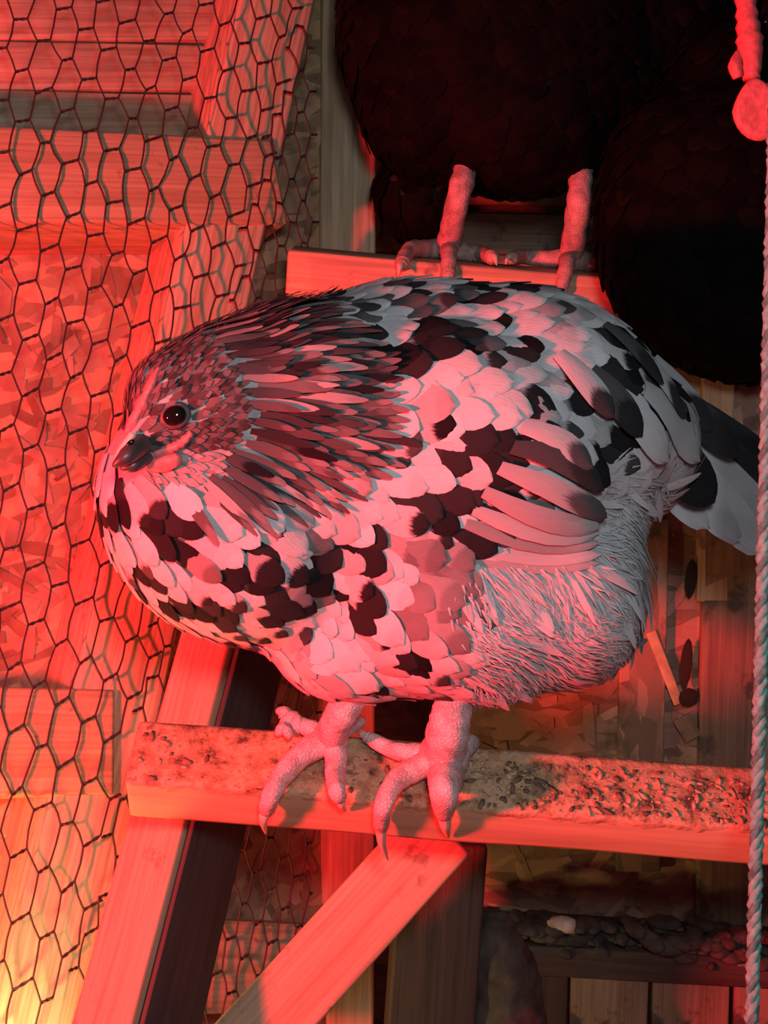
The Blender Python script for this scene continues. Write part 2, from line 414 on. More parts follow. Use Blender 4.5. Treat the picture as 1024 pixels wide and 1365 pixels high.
# back wall behind the black hens
YB = 1.86
def Bk(x, y, off=0.0): return on_plane(x, y, Vector((0, YB, 0)), Vector((0, -1, 0)), off)
NB = Vector((0, -1, 0))
wbk = panel('wall_back', [Bk(380, -300), Bk(1500, -300), Vector((1.3, YB, 0)), Vector((-0.2, YB, 0))], NB, 0.012, M['osb2'])
tag(wbk, kind='structure')
for k, (ya, yb) in enumerate(((236, 243), (308, 315), (100, 104), (-40, -38), (400, 406))):
    beam('board', Bk(470, ya, 0.012), Bk(1400, ya + (yb - ya) * 3, 0.012), NB, 0.062 if k != 1 else 0.05, 0.022, M['old'], wbk, 0.002, seed=30 + k)
beam('brace', Bk(520, 150, 0.035), Bk(440, 420, 0.035), NB, 0.06, 0.03, M['old'], wbk, 0.003, seed=36)

# nest box front: the stained strand board panel behind the speckled hen
YN = 1.36
def Nb(x, y, off=0.0): return on_plane(x, y, Vector((0, YN, 0)), NB, off)
tl, tr = Nb(636, 470), Nb(1500, 470 + 45)
nb_root = empty('nest_box', (0.5, YN, 0), 'stained strand board nest box standing behind the speckled hen', 'nest box')
a0, b0 = tl.copy(), tr.copy(); zt = tl.z
pf = panel('front_panel', [Vector((tl.x, YN, zt)), Vector((1.0, YN, zt)), Vector((1.0, YN, 0)), Vector((tl.x, YN, 0))], NB, 0.012, M['osb2'], nb_root)
panel('side_panel', [Vector((tl.x, YN + .012, zt)), Vector((tl.x, YN + .012, 0)), Vector((tl.x, YN + 0.36, 0)), Vector((tl.x, YN + 0.36, zt))], Vector((-1, 0, 0)), 0.012, M['osb2'], nb_root)
fl = flakes(nb_root, lambda x, y: Nb(x, y), NB, (650, 1080), (480, 1340), 260, 6)
# battens on the front
def batten(x0, y0, x1, y1, w, mat, seed, off=0.008, h=0.016):
    return beam('batten', Nb(x0, y0, off), Nb(x1, y1, off), NB, w, h, mat, nb_root, 0.002, seed=seed)
batten(958, 470, 948, 800, 0.030, M['rail'], 41)
batten(975, 700, 962, 1240, 0.055, M['old'], 42)
batten(860, 690, 850, 1160, 0.045, M['osb2'], 43, 0.006, 0.012)
for x0, y0, x1, y1, w, mt, sd in ((868, 842, 905, 938, .010, 'straw', 70), (908, 956, 925, 985, .018, 'old', 71)):
    beam('splinter', Nb(x0, y0, .0125), Nb(x1, y1, .0125), NB, w, .003, M[mt], nb_root, .001, seed=sd)
for x, y, a_, b_ in ((921, 772, .006, .020), (915, 885, .006, .026), (918, 930, .010, .010)):
    q = Matrix.Translation(Nb(x, y, .0145)) @ Matrix.Diagonal((a_, .002, b_, 1)); bm = bmesh.new()
    bmesh.ops.create_icosphere(bm, subdivisions=2, radius=1); bm_obj('knot', bm, M['muck'], nb_root, q)
# ledge with a crust of droppings
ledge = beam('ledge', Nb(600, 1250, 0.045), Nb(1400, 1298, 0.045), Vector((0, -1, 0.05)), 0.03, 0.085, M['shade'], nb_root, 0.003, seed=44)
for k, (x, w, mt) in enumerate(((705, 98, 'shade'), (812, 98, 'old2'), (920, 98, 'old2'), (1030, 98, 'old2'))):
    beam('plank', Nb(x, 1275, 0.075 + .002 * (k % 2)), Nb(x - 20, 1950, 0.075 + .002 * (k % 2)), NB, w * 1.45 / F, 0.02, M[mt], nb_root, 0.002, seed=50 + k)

# ------------------------------------------------------------------ roost ladder
ladder = empty('roost_ladder', P(145, 1365, 0.95), 'wooden roost ladder with two perches carrying the three hens', 'roost')
rA, rB = P(160, 1440, 0.975), P(412, 455, 1.36)
Dr = (rB - rA).normalized(); rA2 = rA - Dr * 0.9
nS = _r * math.cos(R(24)) - _f * math.sin(R(24)); nS = (nS - Dr * nS.dot(Dr)).normalized()
nF = nS.cross(Dr); nF = nF if nF.dot(_f) < 0 else -nF
beam('rail', rA2, rB, nF, 0.047, 0.085, M['rail'], ladder, 0.004, seed=60)
beam('side_strip', rA2 + nS * .0265 - nF * .004, rB + nS * .0265 - nF * .004, nS, 0.077, 0.005, M['darkstrip'], ladder, 0.001, seed=65)  # thin near-black strip along the rail's right face
sh2 = (P(1300, 1128, 0.955) - P(165, 1042, 0.955)).normalized() * 0.535
beam('rail', rA2 + sh2, rB + sh2 - Dr * .10, nF, 0.047, 0.085, M['rail'], ladder, 0.004, seed=66)
# lower perch
fE0, fE1 = P(165, 1042, 0.955), P(1300, 1128, 0.955)
Dp = (fE1 - fE0).normalized()
nt_ = (-_f * math.sin(R(42)) + _u * math.cos(R(42))); nt_ = (nt_ - Dp * nt_.dot(Dp)).normalized()
nf_ = nt_.cross(Dp); nf_ = nf_ if nf_.dot(_f) < 0 else -nf_
PW, PH = 0.054, 0.041
cA = fE0 - nf_ * PW / 2 - nt_ * PH / 2; cB = fE1 - nf_ * PW / 2 - nt_ * PH / 2
perch = beam('perch', cA, cB, nt_, PW, PH, M['perch'], ladder, 0.0045, cuts=60, wobble=0.0012, seed=61)
def perch_pt(x, y, off=0.0):
    """point on the trodden face of the lower perch under pixel x, y"""
    return on_plane(x, y, fE0, nt_, off)
def perch_front(x, y, off=0.0): return on_plane(x, y, fE0, nf_, off)
# upper perch
gE0, gE1 = P(384, 334, 1.39), P(1300, 410, 1.39)
Dg = (gE1 - gE0).normalized()
nt2 = (-_f * math.sin(R(14)) + _u * math.cos(R(14))); nt2 = (nt2 - Dg * nt2.dot(Dg)).normalized()
nf2 = nt2.cross(Dg); nf2 = nf2 if nf2.dot(_f) < 0 else -nf2
beam('perch', gE0 - nf2 * .036 - nt2 * .0225, gE1 - nf2 * .036 - nt2 * .0225, nt2, 0.072, 0.045, M['rail'], ladder, 0.004, cuts=40, wobble=0.001, seed=62)
def up_pt(x, y, off=0.0):
    edge = gE0.lerp(gE1, (x - 384) / 916); ye = px(edge)[1]
    if y > ye: return on_plane(x, y, gE0, nf2, off)
    return edge - nf2 * min(0.06, (ye - y) * 0.0024) + nt2 * off
# diagonal brace under the lower perch
beam('brace', P(590, 1105, 1.10), P(255, 1475, 1.04), -_f + _r * 0.10 + _u * 0.35, 0.056, 0.038, M['rail'], ladder, 0.004, seed=63)
# board standing behind the brace, its shade put into the dark colour
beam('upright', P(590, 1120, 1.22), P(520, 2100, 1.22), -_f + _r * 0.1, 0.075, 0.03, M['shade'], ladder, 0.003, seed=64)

# ------------------------------------------------------------------ chicken wire
def hexwire(name, planefn, org, av, cv, sv, inside, label, rad=0.0009, seed=0, n=None):
    rnd = random.Random(seed)
    o3 = planefn(*org)
    a3 = planefn(org[0] + av[0], org[1] + av[1]) - o3
    c3 = planefn(org[0] + cv[0], org[1] + cv[1]) - o3
    s3 = planefn(org[0] + sv[0], org[1] + sv[1]) - o3
    nodes = {}
    for i in range(-45, 46):
        for j in range(-45, 46):
            p = o3 + a3 * i + c3 * j
            X, Y, d = px(p)
            if not inside(X, Y): continue
            q = noise.noise_vector(p * 14) * 0.0030 + noise.noise_vector(p * 45) * 0.0016
            q -= n * q.dot(n) * 0.75
            ss = s3 * rnd.uniform(0.75, 1.25) + Vector((rnd.uniform(-1, 1), rnd.uniform(-1, 1), rnd.uniform(-1, 1))) * 0.0012
            nodes[(i, j)] = (p + q - ss, p + q + ss)
    for _ in range(3):                     # no loose ends
        for (i, j) in list(nodes):
            if sum(q in nodes for q in ((i + 1, j), (i - 1, j), (i, j - 1), (i, j + 1))) < 2: del nodes[(i, j)]
    bm = bmesh.new()
    def seg(a, b, r, bow=0.0):
        m = (a + b) / 2 + Vector((rnd.uniform(-1, 1), rnd.uniform(-1, 1), rnd.uniform(-1, 1))) * bow
        tube(bm, [a, m, b], [r, r, r], 5, 2, 0, 1, False)
    for (i, j), (l, r_) in nodes.items():
        # the twist: two strands round each other
        ax = r_ - l; t = ax.normalized(); x = t.orthogonal().normalized(); y = t.cross(x)
        for ph in (0, math.pi):
            pts = [l + ax * (k / 4) + (x * math.cos(ph + k * 1.6) + y * math.sin(ph + k * 1.6)) * rad * 0.9 for k in range(5)]
            tube(bm, pts, [rad] * 5, 5, 1, 0, 1, False)
        for nb in ((i + 1, j), (i, j - 1)):
            if nb in nodes: seg(r_, nodes[nb][0], rad, 0.0012)
    me = bpy.data.meshes.new(name); bm.to_mesh(me); bm.free()
    mw = recenter(me)
    return tag(link(name, me, M['wire'], None, mw), label, 'wire mesh')

def xs(y): return 400 - 0.232 * y
hexwire('chicken_wire', lambda x, y: Wl(x, y, 0.0068), (150, 200), (29, 26), (-27, 42), (9, -2.5),
        lambda X, Y: -130 < X < xs(Y) + 10 and -200 < Y < 1520, 'dark hexagonal chicken wire stretched over the pale slanting studs', seed=1, n=WN)
hexwire('chicken_wire', lambda x, y: W2(x, y, 0.014), (300, 900), (19, 27), (-18, 42), (5, -1.5),
        lambda X, Y: xs(Y) - 8 < X < 428 and -80 < Y < 1460, 'narrow strip of chicken wire behind the roost ladder, turned edge-on', seed=2, n=WN2)

# ------------------------------------------------------------------ hens
def blob_mesh(name, blobs, voxel=0.006, smooth=10):
    """one continuous skin round a set of ellipsoids"""
    bm = bmesh.new()
    for (c, rx, ry, rz, rot) in blobs:
        m = Matrix.Translation(c) @ M3.to_4x4() @ Matrix.Rotation(rot, 4, 'Z') @ Matrix.Diagonal((rx, ry, rz, 1))
        bmesh.ops.create_icosphere(bm, subdivisions=4, radius=1.0, matrix=m)
    me = bpy.data.meshes.new(name + '_raw'); bm.to_mesh(me); bm.free()
    o = bpy.data.objects.new(name + '_raw', me); COL.objects.link(o)
    md = o.modifiers.new('remesh', 'REMESH'); md.mode = 'VOXEL'; md.voxel_size = voxel
    sm = o.modifiers.new('smooth', 'SMOOTH'); sm.iterations = smooth; sm.factor = 0.5
    dg = bpy.context.evaluated_depsgraph_get()
    out = bpy.data.meshes.new_from_object(o.evaluated_get(dg))
    bpy.data.objects.remove(o); bpy.data.meshes.remove(me)
    out.name = name
    return out

def E(x, y, d, rx, ry, rz, rot=0.0):
    k = d / F
    return (P(x, y, d), rx * k, ry * k, rz, R(rot))

class Plume:
    """collects feathers into one mesh"""
    def __init__(s): s.v = []; s.f = []; s.uv = []; s.c = []
    def add(s, rows, fc, nx):
        b = len(s.v); ny = len(rows); vs = VS.get(ny) or [k / (ny - 1) for k in range(ny)]
        for r in rows: s.v.extend(r)
        for j in range(ny - 1):
            for i in range(nx):
                q = (b + j * (nx + 1) + i, b + j * (nx + 1) + i + 1, b + (j + 1) * (nx + 1) + i + 1, b + (j + 1) * (nx + 1) + i)
                s.f.append(q)
                s.uv += [(i / nx, vs[j]), ((i + 1) / nx, vs[j]), ((i + 1) / nx, vs[j + 1]), (i / nx, vs[j + 1])]
                s.c += [fc] * 4
    def build(s, name, mat, parent):
        me = bpy.data.meshes.new(name); me.from_pydata([tuple(v) for v in s.v], [], s.f)
        u = me.uv_layers.new(name='UVMap')
        u.data.foreach_set('uv', [k for t in s.uv for k in t])
        c = me.attributes.new('fcol', 'FLOAT_COLOR', 'CORNER')
        c.data.foreach_set('color', [k for t in s.c for k in t])
        mw = recenter(me)
        return link(name, me, mat, parent, mw)

def width_at(v, pointed):
    if pointed: return (0.5 + 0.5 * min(1, v / 0.35)) * math.sqrt(max(0.0, 1 - (max(0, v - 0.45) / 0.56) ** 1.6))
    if v < 0.62: return 0.55 + 0.45 * math.sin(v / 0.62 * math.pi / 2)
    return math.sqrt(max(0.0, 1 - ((v - 0.62) / 0.382) ** 2.0))

VS = {4: (0, .4, .8, 1), 5: (0, .35, .65, .88, 1), 6: (0, .3, .58, .8, .94, 1), 8: (0, .22, .44, .62, .77, .89, .965, 1),
      9: (0, .2, .4, .58, .72, .84, .92, .975, 1)}
def feather_rows(bvh, p, t, L, Wd, lift0, lift1, nx=4, ny=8, pointed=False, camber=0.11, ragged=0.0, rnd=random):
    """a feather that grows at p, follows the skin along t, tip raised"""
    loc, nn, _, _ = bvh.find_nearest(p)
    cur = loc; d = (t - nn * t.dot(nn)).normalized(); rows = []
    vs = VS[ny]
    for j in range(ny):
        v = vs[j]; step = L * ((vs[j + 1] - v) if j + 1 < ny else 0.01)
        side = d.cross(nn).normalized()
        h = lift0 + (lift1 - lift0) * v ** 1.2
        w = Wd / 2 * max(0.06, width_at(v, pointed))
        row = []
        for i in range(nx + 1):
            u = -1 + 2 * i / nx
            back = (u * u) * 0.10 * w * 2
            jag = rnd.uniform(-ragged, ragged) * L if (ragged and j >= ny - 2) else 0
            row.append(cur + nn * (h + camber * Wd * (1 - u * u) * 0.5) + side * (u * w) - d * (back - jag) * v)
        rows.append(row)
        nxt = cur + d * step
        l2, n2, _, dist = bvh.find_nearest(nxt)
        if l2 is None: break
        n2 = (nn * 0.35 + n2 * 0.65).normalized()
        d = (d - n2 * d.dot(n2)).normalized(); nn = n2
        # keep going straight off the edge instead of wrapping hard round it
        cur = l2 if dist < step * 0.7 else nxt
    return rows

def sample(me, spacing, rnd, tries=60000):
    me.calc_loop_triangles()
    tris = [(me.vertices[a].co, me.vertices[b].co, me.vertices[c].co) for a, b, c in (t.vertices for t in me.loop_triangles)]
    cum = []; s = 0
    for a, b, c in tris: s += (b - a).cross(c - a).length / 2; cum.append(s)
    import bisect
    cell = 0.012; grid = {}; out = []
    for _ in range(tries):
        a, b, c = tris[min(len(tris) - 1, bisect.bisect(cum, rnd.random() * s))]
        r1, r2 = rnd.random(), rnd.random()
        if r1 + r2 > 1: r1, r2 = 1 - r1, 1 - r2
        p = a + (b - a) * r1 + (c - a) * r2
        sp = spacing(p)
        if sp is None: continue
        k = tuple(int(math.floor(q / cell)) for q in p); m = int(math.ceil(sp / cell)); ok = True
        for dx in range(-m, m + 1):
            for dy in range(-m, m + 1):
                for dz in range(-m, m + 1):
                    for q in grid.get((k[0] + dx, k[1] + dy, k[2] + dz), ()):
                        if (q - p).length_squared < sp * sp: ok = False; break
                    if not ok: break
                if not ok: break
            if not ok: break
        if ok: grid.setdefault(k, []).append(p); out.append(p)
    return out

def flow_dir(x, y, d, hx, hy, gx, gy, wr):
    rx, ry = x - hx, y - hy; l = math.hypot(rx, ry) or 1
    dx, dy = wr * rx / l + (1 - wr) * gx, wr * ry / l + (1 - wr) * gy
    return (_r * dx - _u * dy).normalized()

# ---------------- the speckled hen
hen = empty('hen', perch_pt(520, 1000), 'black and white speckled hen on the lower perch, head tucked to the left', 'hen')
blobs = [
    E(560, 640, 1.000, 305, 262, 0.125, 4),
    E(470, 600, 0.985, 270, 195, 0.115, 8),
    E(320, 690, 0.960, 190, 160, 0.100, -30),
    E(285, 655, 0.945, 150, 150, 0.090, 0),
    E(400, 545, 0.960, 190, 135, 0.100, 10),
    E(300, 540, 0.915, 110, 105, 0.070, 20),
    E(236, 545, 0.885, 66, 80, 0.045, 20),
    E(196, 590, 0.865, 36, 40, 0.028, 20),
    E(700, 560, 1.000, 195, 170, 0.110, -25),
    E(830, 600, 1.020, 90, 110, 0.060, -30),
    E(600, 800, 0.975, 200, 125, 0.095, 0),
    E(735, 770, 0.985, 120, 145, 0.090, 15),
    E(640, 585, 0.915, 185, 125, 0.050, -35),
    E(455, 870, 0.960, 95, 60, 0.050, -15),
    E(650, 885, 0.970, 85, 50, 0.050, 5),
]
hb = blob_mesh('body', blobs, 0.006, 26)
body = link('body', hb, M['body'], hen)
bvh = BVHTree.FromPolygons([v.co.copy() for v in hb.vertices], [tuple(p.vertices) for p in hb.polygons])

def surf(x, y, fallback=0.95):
    d = (P(x, y, 1.0) - CAM).normalized()
    loc, n, i, dist = bvh.ray_cast(CAM, d)
    return (loc, n) if loc else (P(x, y, fallback), -_f)

DARK = [(150,695,17),(178,679,17),(220,707,24),(200,715,18),(242,751,18),(298,763,22),(272,808,15),(122,667,10),(314,665,16),(324,693,18),(417,669,22),(450,754,20),
 (492,730,22),(441,777,18),(361,810,24),(399,829,24),(333,782,20),(230,810,18),(188,772,14),(455,594,18),(464,533,26),(507,472,24),(483,440,16),(427,404,14),(492,608,16),
 (488,637,18),(539,665,20),(497,810,22),(539,871,24),(146,744,12),(357,444,14),(361,730,18),(380,590,10),(577,454,22),(617,463,24),(545,452,16),(697,474,17),(594,534,16),(657,440,14),
 (700,540,18),(640,574,24),(622,600,20),(680,608,26),(731,568,20),(771,528,18),(805,602,22),(790,620,18),(802,491,16),(839,488,22),(890,505,22),(543,671,18),(503,620,18),(577,682,20),
 (634,682,20),(668,671,24),(640,711,18),(610,650,18),(660,640,22),(879,562,26),(856,465,20),(834,574,18),(640,397,12),(560,405,14),(400,430,14),(440,470,16),(420,500,12),(700,395,12),(620,380,12),
 (840,440,20),(900,480,20),(910,540,22),(590,615,14),(470,690,14),(350,760,12),(255,690,12),(210,770,12),(455,620,14),(510,500,18),(540,480,18),(600,480,14),(660,530,12),(750,600,20),(770,570,14),(340,840,14),(300,830,14)]
MID = [(298,763,26),(497,810,26),(360,740,16),(590,790,60),(610,750,40),(420,720,18),(560,740,26),(700,690,30),(330,690,14),(410,800,30),(640,790,30)]

def tone(x, y, rnd):
    """(vane tone, tip tone, tip start, brown) at a place on the coat"""
    best = min(((math.hypot(x - a, y - b) / r) for a, b, r in DARK))
    if best < 0.90:
        if rnd.random() < 0.75: return (rnd.uniform(.0, .045), rnd.uniform(.0, .03), 0.4, 0.0)
        return (rnd.uniform(.3, .6), rnd.uniform(.0, .03), rnd.uniform(.35, .5), 0.0)
    m = min(((math.hypot(x - a, y - b) / r) for a, b, r in MID))
    if m < 1: return (rnd.uniform(.25, .5), rnd.uniform(.15, .4), .6, .25)
    q = rnd.random()
    if y < 470 and x < 720 and q < 0.34: return (rnd.uniform(.02, .3), rnd.uniform(.0, .25), .6, .05)
    if q < 0.15: return (rnd.uniform(.5, .8), rnd.uniform(0, .1), rnd.uniform(.6, .75), .1)
    if q < 0.30: return (rnd.uniform(.5, .7), rnd.uniform(.45, .7), .7, .1)
    return (rnd.uniform(.72, .98), rnd.uniform(.78, 1.0), .7, 0.05)

def region(x, y):
    hd = math.hypot((x - 225) / 1.0, (y - 545) / 1.1)
    if hd < 88: return 'head'
    if 235 < x < 480 and math.hypot((x - 225) / 255, (y - 535) / 150) < 1 and y < 650: return 'hackle'
    if x > 600 and y > 700 + max(0, (800 - x)) * 0.22 or (x > 775 and y > 640): return 'fluff'
    return 'coat'

rnd = random.Random(11)
def spacing(p):
    x, y, d = px(p); g = region(x, y)
    return {'head': 0.0034, 'hackle': 0.0060, 'coat': 0.0108, 'fluff': 0.0075}[g]
pts = sample(hb, spacing, rnd, 75000)
coat, hackle, headf, fluffs = [], [], [], []
for p in pts:
    x, y, d = px(p); loc, nn, _, _ = bvh.find_nearest(p); facing = nn.dot((CAM - p).normalized())
    g = region(x, y)
    {'coat': coat, 'hackle': hackle, 'head': headf, 'fluff': fluffs}[g].append((p, x, y, d, facing))
plum = Plume(); downp = Plume(); neck = Plume()
# coat: the 300 that show largest are single parts
coat.sort(key=lambda q: -q[4])
SINGLE = 0
vis = [q for q in coat if q[4] > 0.15]
rnd.shuffle(vis); chosen = set(id(q) for q in vis[:240])
for q in coat:
    p, x, y, d, fc = q
    t = flow_dir(x, y, d, 175, 560, 0.93, 0.36, 0.45)
    t = (t + _r * rnd.uniform(-.18, .18) - _u * rnd.uniform(-.18, .18)).normalized()
    small = 0.8 if x < 330 else 1.0
    L = rnd.uniform(0.031, 0.040) * small; Wd = rnd.uniform(0.0195, 0.025) * small
    tip = px(p + t * L * 0.6)
    tn = tone(tip[0], tip[1], rnd)
    rows = feather_rows(bvh, p, t, L, Wd, 0.001 + rnd.uniform(0, .0008), 0.0036 + rnd.uniform(-.001, .0018), rnd=rnd)
    if id(q) in chosen and p is not None:
        one = Plume(); one.add(rows, tn, 4); one.build('feather', M['feather'], hen)
    else: plum.add(rows, tn, 4)
tag(plum.build('plumage', M['feather'], hen), kind='stuff')
# hackles: narrow, streaked
for p, x, y, d, fc in hackle:
    t = flow_dir(x, y, d, 190, 540, 0.9, 0.43, 0.7)
    L = rnd.uniform(0.030, 0.046); Wd = rnd.uniform(0.0050, 0.0082)
    top = y < 480 + (x - 300) * 0.3
    r_ = rnd.random()
    if r_ < (0.5 if top else 0.25): tn = (rnd.uniform(.02, .12), rnd.uniform(.0, .10), .4, .2)
    elif r_ < 0.85: tn = (rnd.uniform(.06, .24), rnd.uniform(.10, .34), .7, .25)
    else: tn = (rnd.uniform(.4, .65), rnd.uniform(.3, .6), .7, .3)
    neck.add(feather_rows(bvh, p, t, L, Wd, 0.001, 0.007 + rnd.uniform(-.001, .003), 2, 6, True, rnd=rnd), tn, 2)
tag(neck.build('hackle', M['feather'], hen), kind='stuff')
# head: tiny scale feathers
hp = Plume()
for p, x, y, d, fc in headf:
    if math.hypot(x - 233, y - 555) < 15 and fc > 0: continue
    if x < 184 and y > 578: continue
    t = flow_dir(x, y, d, 165, 590, 0.8, -0.1, 0.7)
    tn = (rnd.uniform(.03, .24), rnd.uniform(.05, .30), .6, .45) if y < 600 else (rnd.uniform(.3, .6), rnd.uniform(.4, .7), .6, .3)
    hp.add(feather_rows(bvh, p, t, rnd.uniform(.009, .014), rnd.uniform(.004, .006), 0.0004, 0.0025, 2, 4, True, rnd=rnd), tn, 2)
tag(hp.build('head_plumage', M['feather'], hen), kind='stuff')
# fluff: soft wisps
for p, x, y, d, fc in fluffs:
    q = noise.noise_vector(p * 26)
    if rnd.random() < .22:
        t = (flow_dir(x, y, d, 470, 560, 0.5, 0.6, 0.6) + q * 0.7).normalized(); b = rnd.uniform(.72, .96)
        downp.add(feather_rows(bvh, p, t, rnd.uniform(.028, .042), rnd.uniform(.005, .009), 0.001, rnd.uniform(.003, .011), 2, 6, True, rnd=rnd), (b, b, .7, .05), 2)
    for k in range(24):
        t = flow_dir(x, y, d, 470, 560, 0.5, 0.6, 0.6)
        t = (t + q * 0.9 + Vector((rnd.uniform(-.3, .3), rnd.uniform(-.3, .3), rnd.uniform(-.3, .3)))).normalized()
        b = rnd.uniform(.70, .98)
        o = _r * rnd.uniform(-.006, .006) + _u * rnd.uniform(-.006, .006)
        downp.add(feather_rows(bvh, p + o, t, rnd.uniform(.020, .040), rnd.uniform(.0009, .0024), 0.0005, rnd.uniform(.001, .0065), 1, 4, True, rnd=rnd), (b, b, .7, .05), 1)
tag(downp.build('fluff', M['feather'], hen), kind='stuff')

def big_feather(name, a, b, wpx, fc, da=0.0, db=0.006, ragged=0.0, pointed=False, bend=(0, 0), nx=6, ny=9, free=None, camber=0.12):
    """a long quill from pixel a to pixel b lying on the body (or at depths free)"""
    if free:
        pa, pb = P(a[0], a[1], free[0]), P(b[0], b[1], free[1]); na = nb_ = (-_f + _u * 0.35).normalized()
    else:
        pa, na = surf(*a); pb, nb_ = surf(*b)
    D = pb - pa; L = D.length; rows = []; k = px(pa)[2] / F
    for j in range(ny):
        v = VS[9][j]; n = (na * (1 - v) + nb_ * v).normalized()
        c = pa + D * v + n * (da + (db - da) * v)
        off = 4 * v * (1 - v); c += _r * (bend[0] * k * off) - _u * (bend[1] * k * off)
        if not free:
            l2, n2, _, _ = bvh.find_nearest(c); hgt = (c - l2).dot(n2)
            need = da + (db - da) * v
            if hgt < need: c = c + n2 * (need - hgt)
        s = D.cross(n).normalized(); w = wpx * k / 2 * max(0.05, width_at(v, pointed)); row = []
        for i in range(nx + 1):
            u = -1 + 2 * i / nx
            jag = rnd.uniform(-ragged, ragged) * L if (ragged and j >= ny - 2) else 0
            row.append(c + s * (u * w) + n * (camber * wpx * k * (1 - u * u) * 0.5) + D.normalized() * (jag - 0.04 * wpx * k * u * u * v))
        rows.append(row)
    pl = Plume(); pl.add(rows, fc, nx)
    return pl.build(name, M['feather'], hen)

# folded wing quills at the lower edge of the wing
for a, b, w, fc, da, db, bend in [
    ((560, 735), (795, 752), 24, (.55, .6, .7, .1), .004, .006, (0, 12)),
    ((570, 722), (795, 742), 26, (.7, .75, .7, .1), .006, .009, (0, 12)),
    ((590, 700), (790, 728), 30, (.42, .5, .7, .1), .008, .012, (0, 10)),
    ((600, 680), (786, 712), 34, (.62, .66, .7, .1), .010, .015, (0, 8)),
    ((615, 655), (782, 695), 38, (.5, .58, .7, .1), .012, .018, (0, 4)),
    ((635, 625), (786, 680), 40, (.55, .12, .55, .1), .014, .021, (4, -4)),
    ((650, 600), (782, 650), 42, (.08, .03, .55, .1), .016, .022, (6, -10)),
    ((660, 575), (770, 625), 40, (.7, .1, .6, .1), .016, .022, (6, -8)),
]: big_feather('wing_feather', (a[0] + 30, a[1] - 4), b, w * .85, fc, da * .5, db * .62, bend=bend)
# big coverts over the rump and tail root
for a, b, w, fc, da, db in [
    ((800, 440), (862, 520), 40, (.1, .03, .5, 0), .006, .012), ((830, 470), (890, 560), 44, (.75, .05, .55, 0), .006, .012),
    ((800, 520), (868, 610), 52, (.8, .7, .8, 0), .006, .012), ((780, 500), (835, 580), 44, (.1, .02, .5, 0), .008, .013),
    ((740, 480), (800, 560), 40, (.7, .05, .6, 0), .008, .013), ((850, 520), (912, 610), 50, (.7, .6, .8, 0), .005, .011)]:
    big_feather('covert', a, b, w, fc, da, db)
# tail
for a, b, w, fc, fr, rg in [
    ((850, 500), (1085, 665), 62, (.05, .02, .5, 0), (1.06, 1.10), .01), ((860, 520), (1060, 690), 66, (.04, .03, .5, 0), (1.05, 1.09), .01),
    ((865, 545), (1045, 715), 64, (.72, .60, .7, .05), (1.04, 1.075), .03), ((870, 570), (1022, 742), 62, (.8, .66, .7, .05), (1.035, 1.06), .03),
    ((868, 585), (985, 722), 52, (.78, .6, .7, .05), (1.03, 1.05), .03), ((850, 610), (945, 705), 44, (.8, .7, .7, .05), (1.02, 1.04), .03),
    ((858, 560), (952, 672), 74, (.02, .01, .5, 0), (1.00, 1.015), .0), ((880, 500), (985, 610), 46, (.06, .03, .5, 0), (1.02, 1.04), .0),
    ((870, 480), (950, 575), 40, (.5, .03, .5, 0), (1.01, 1.03), .0)]:
    big_feather('tail_feather', a, b, w, fc, 0, 0, rg, free=fr)

# face
def sphere_part(name, c, r, mat, parent, sc=(1, 1, 1), rot=0, seg=20):
    bm = bmesh.new(); bmesh.ops.create_uvsphere(bm, u_segments=seg, v_segments=seg // 2 + 2, radius=r)
    for v in bm.verts: v.co = Vector((v.co.x * sc[0], v.co.y * sc[1], v.co.z * sc[2]))
    return bm_obj(name, bm, mat, parent, Matrix.Translation(c) @ M3.to_4x4() @ Matrix.Rotation(R(rot), 4, 'Z'))
ep, en = surf(233, 554)
sphere_part('eyelid', ep + en * 0.0002, 0.0090, M['lid'], hen, (1.12, .9, .42), 20)
sphere_part('eye', ep + en * 0.0022, 0.0068, M['eye'], hen, (1.08, .9, .62), 20)
# bare red skin: strip from comb to beak, cheek and wattle
cs = [surf(x, y) for x, y in ((214, 492), (200, 520), (186, 550), (172, 578))]
bm = bmesh.new(); tube(bm, [c + n * 0.0015 for c, n in cs], [.0015, .0028, .0034, .002], 10, 5, 0.25, 0.004)
bm_obj('comb', bm, M['facered'], hen)
cs = [surf(x, y) for x, y in ((255, 575), (240, 590), (222, 598), (205, 604))]
bm = bmesh.new(); tube(bm, [c + n * 0.0012 for c, n in cs], [.002, .0032, .0034, .002], 10, 5, 0.15, 0.004)
bm_obj('cheek', bm, M['facered'], hen)
wp, wn = surf(218, 613)
sphere_part('wattle', wp + wn * 0.002, 0.0085, M['facered'], hen, (1.3, .75, .6), 12)
# beak: upper and lower mandible
b0, n0 = surf(190, 592); tip = P(150, 622, px(b0)[2] - 0.012)
bm = bmesh.new(); tube(bm, [b0 - n0 * .004, b0 + (tip - b0) * .5 + n0 * .004, tip], [.0072, .0054, .0010], 12, 6)
bk = bm_obj('beak', bm, M['beak'], hen)
bm = bmesh.new(); b1, n1 = surf(196, 608); tip2 = P(160, 624, px(b1)[2] - 0.008)
tube(bm, [b1 - n1 * .003, b1 + (tip2 - b1) * .5 + n1 * .003, tip2], [.006, .0045, .001], 12, 6)
bm_obj('lower_beak', bm, M['beak'], hen)
bm = bmesh.new(); rg = [b0 - _r * .0050 + _u * .006 - _f * .003, b0 + (tip - b0) * .5 - _r * .0040 + _u * .0025 - _f * .001, tip - _r * .0004]
tube(bm, rg, [.0026, .0022, .0008], 8, 6); bm_obj('lit_beak_ridge', bm, M['claw'], bk)  # light along the culmen, put into a pale ridge on the beak
npz = b0 + (tip - b0) * .35 + _u * .005 - _f * .006
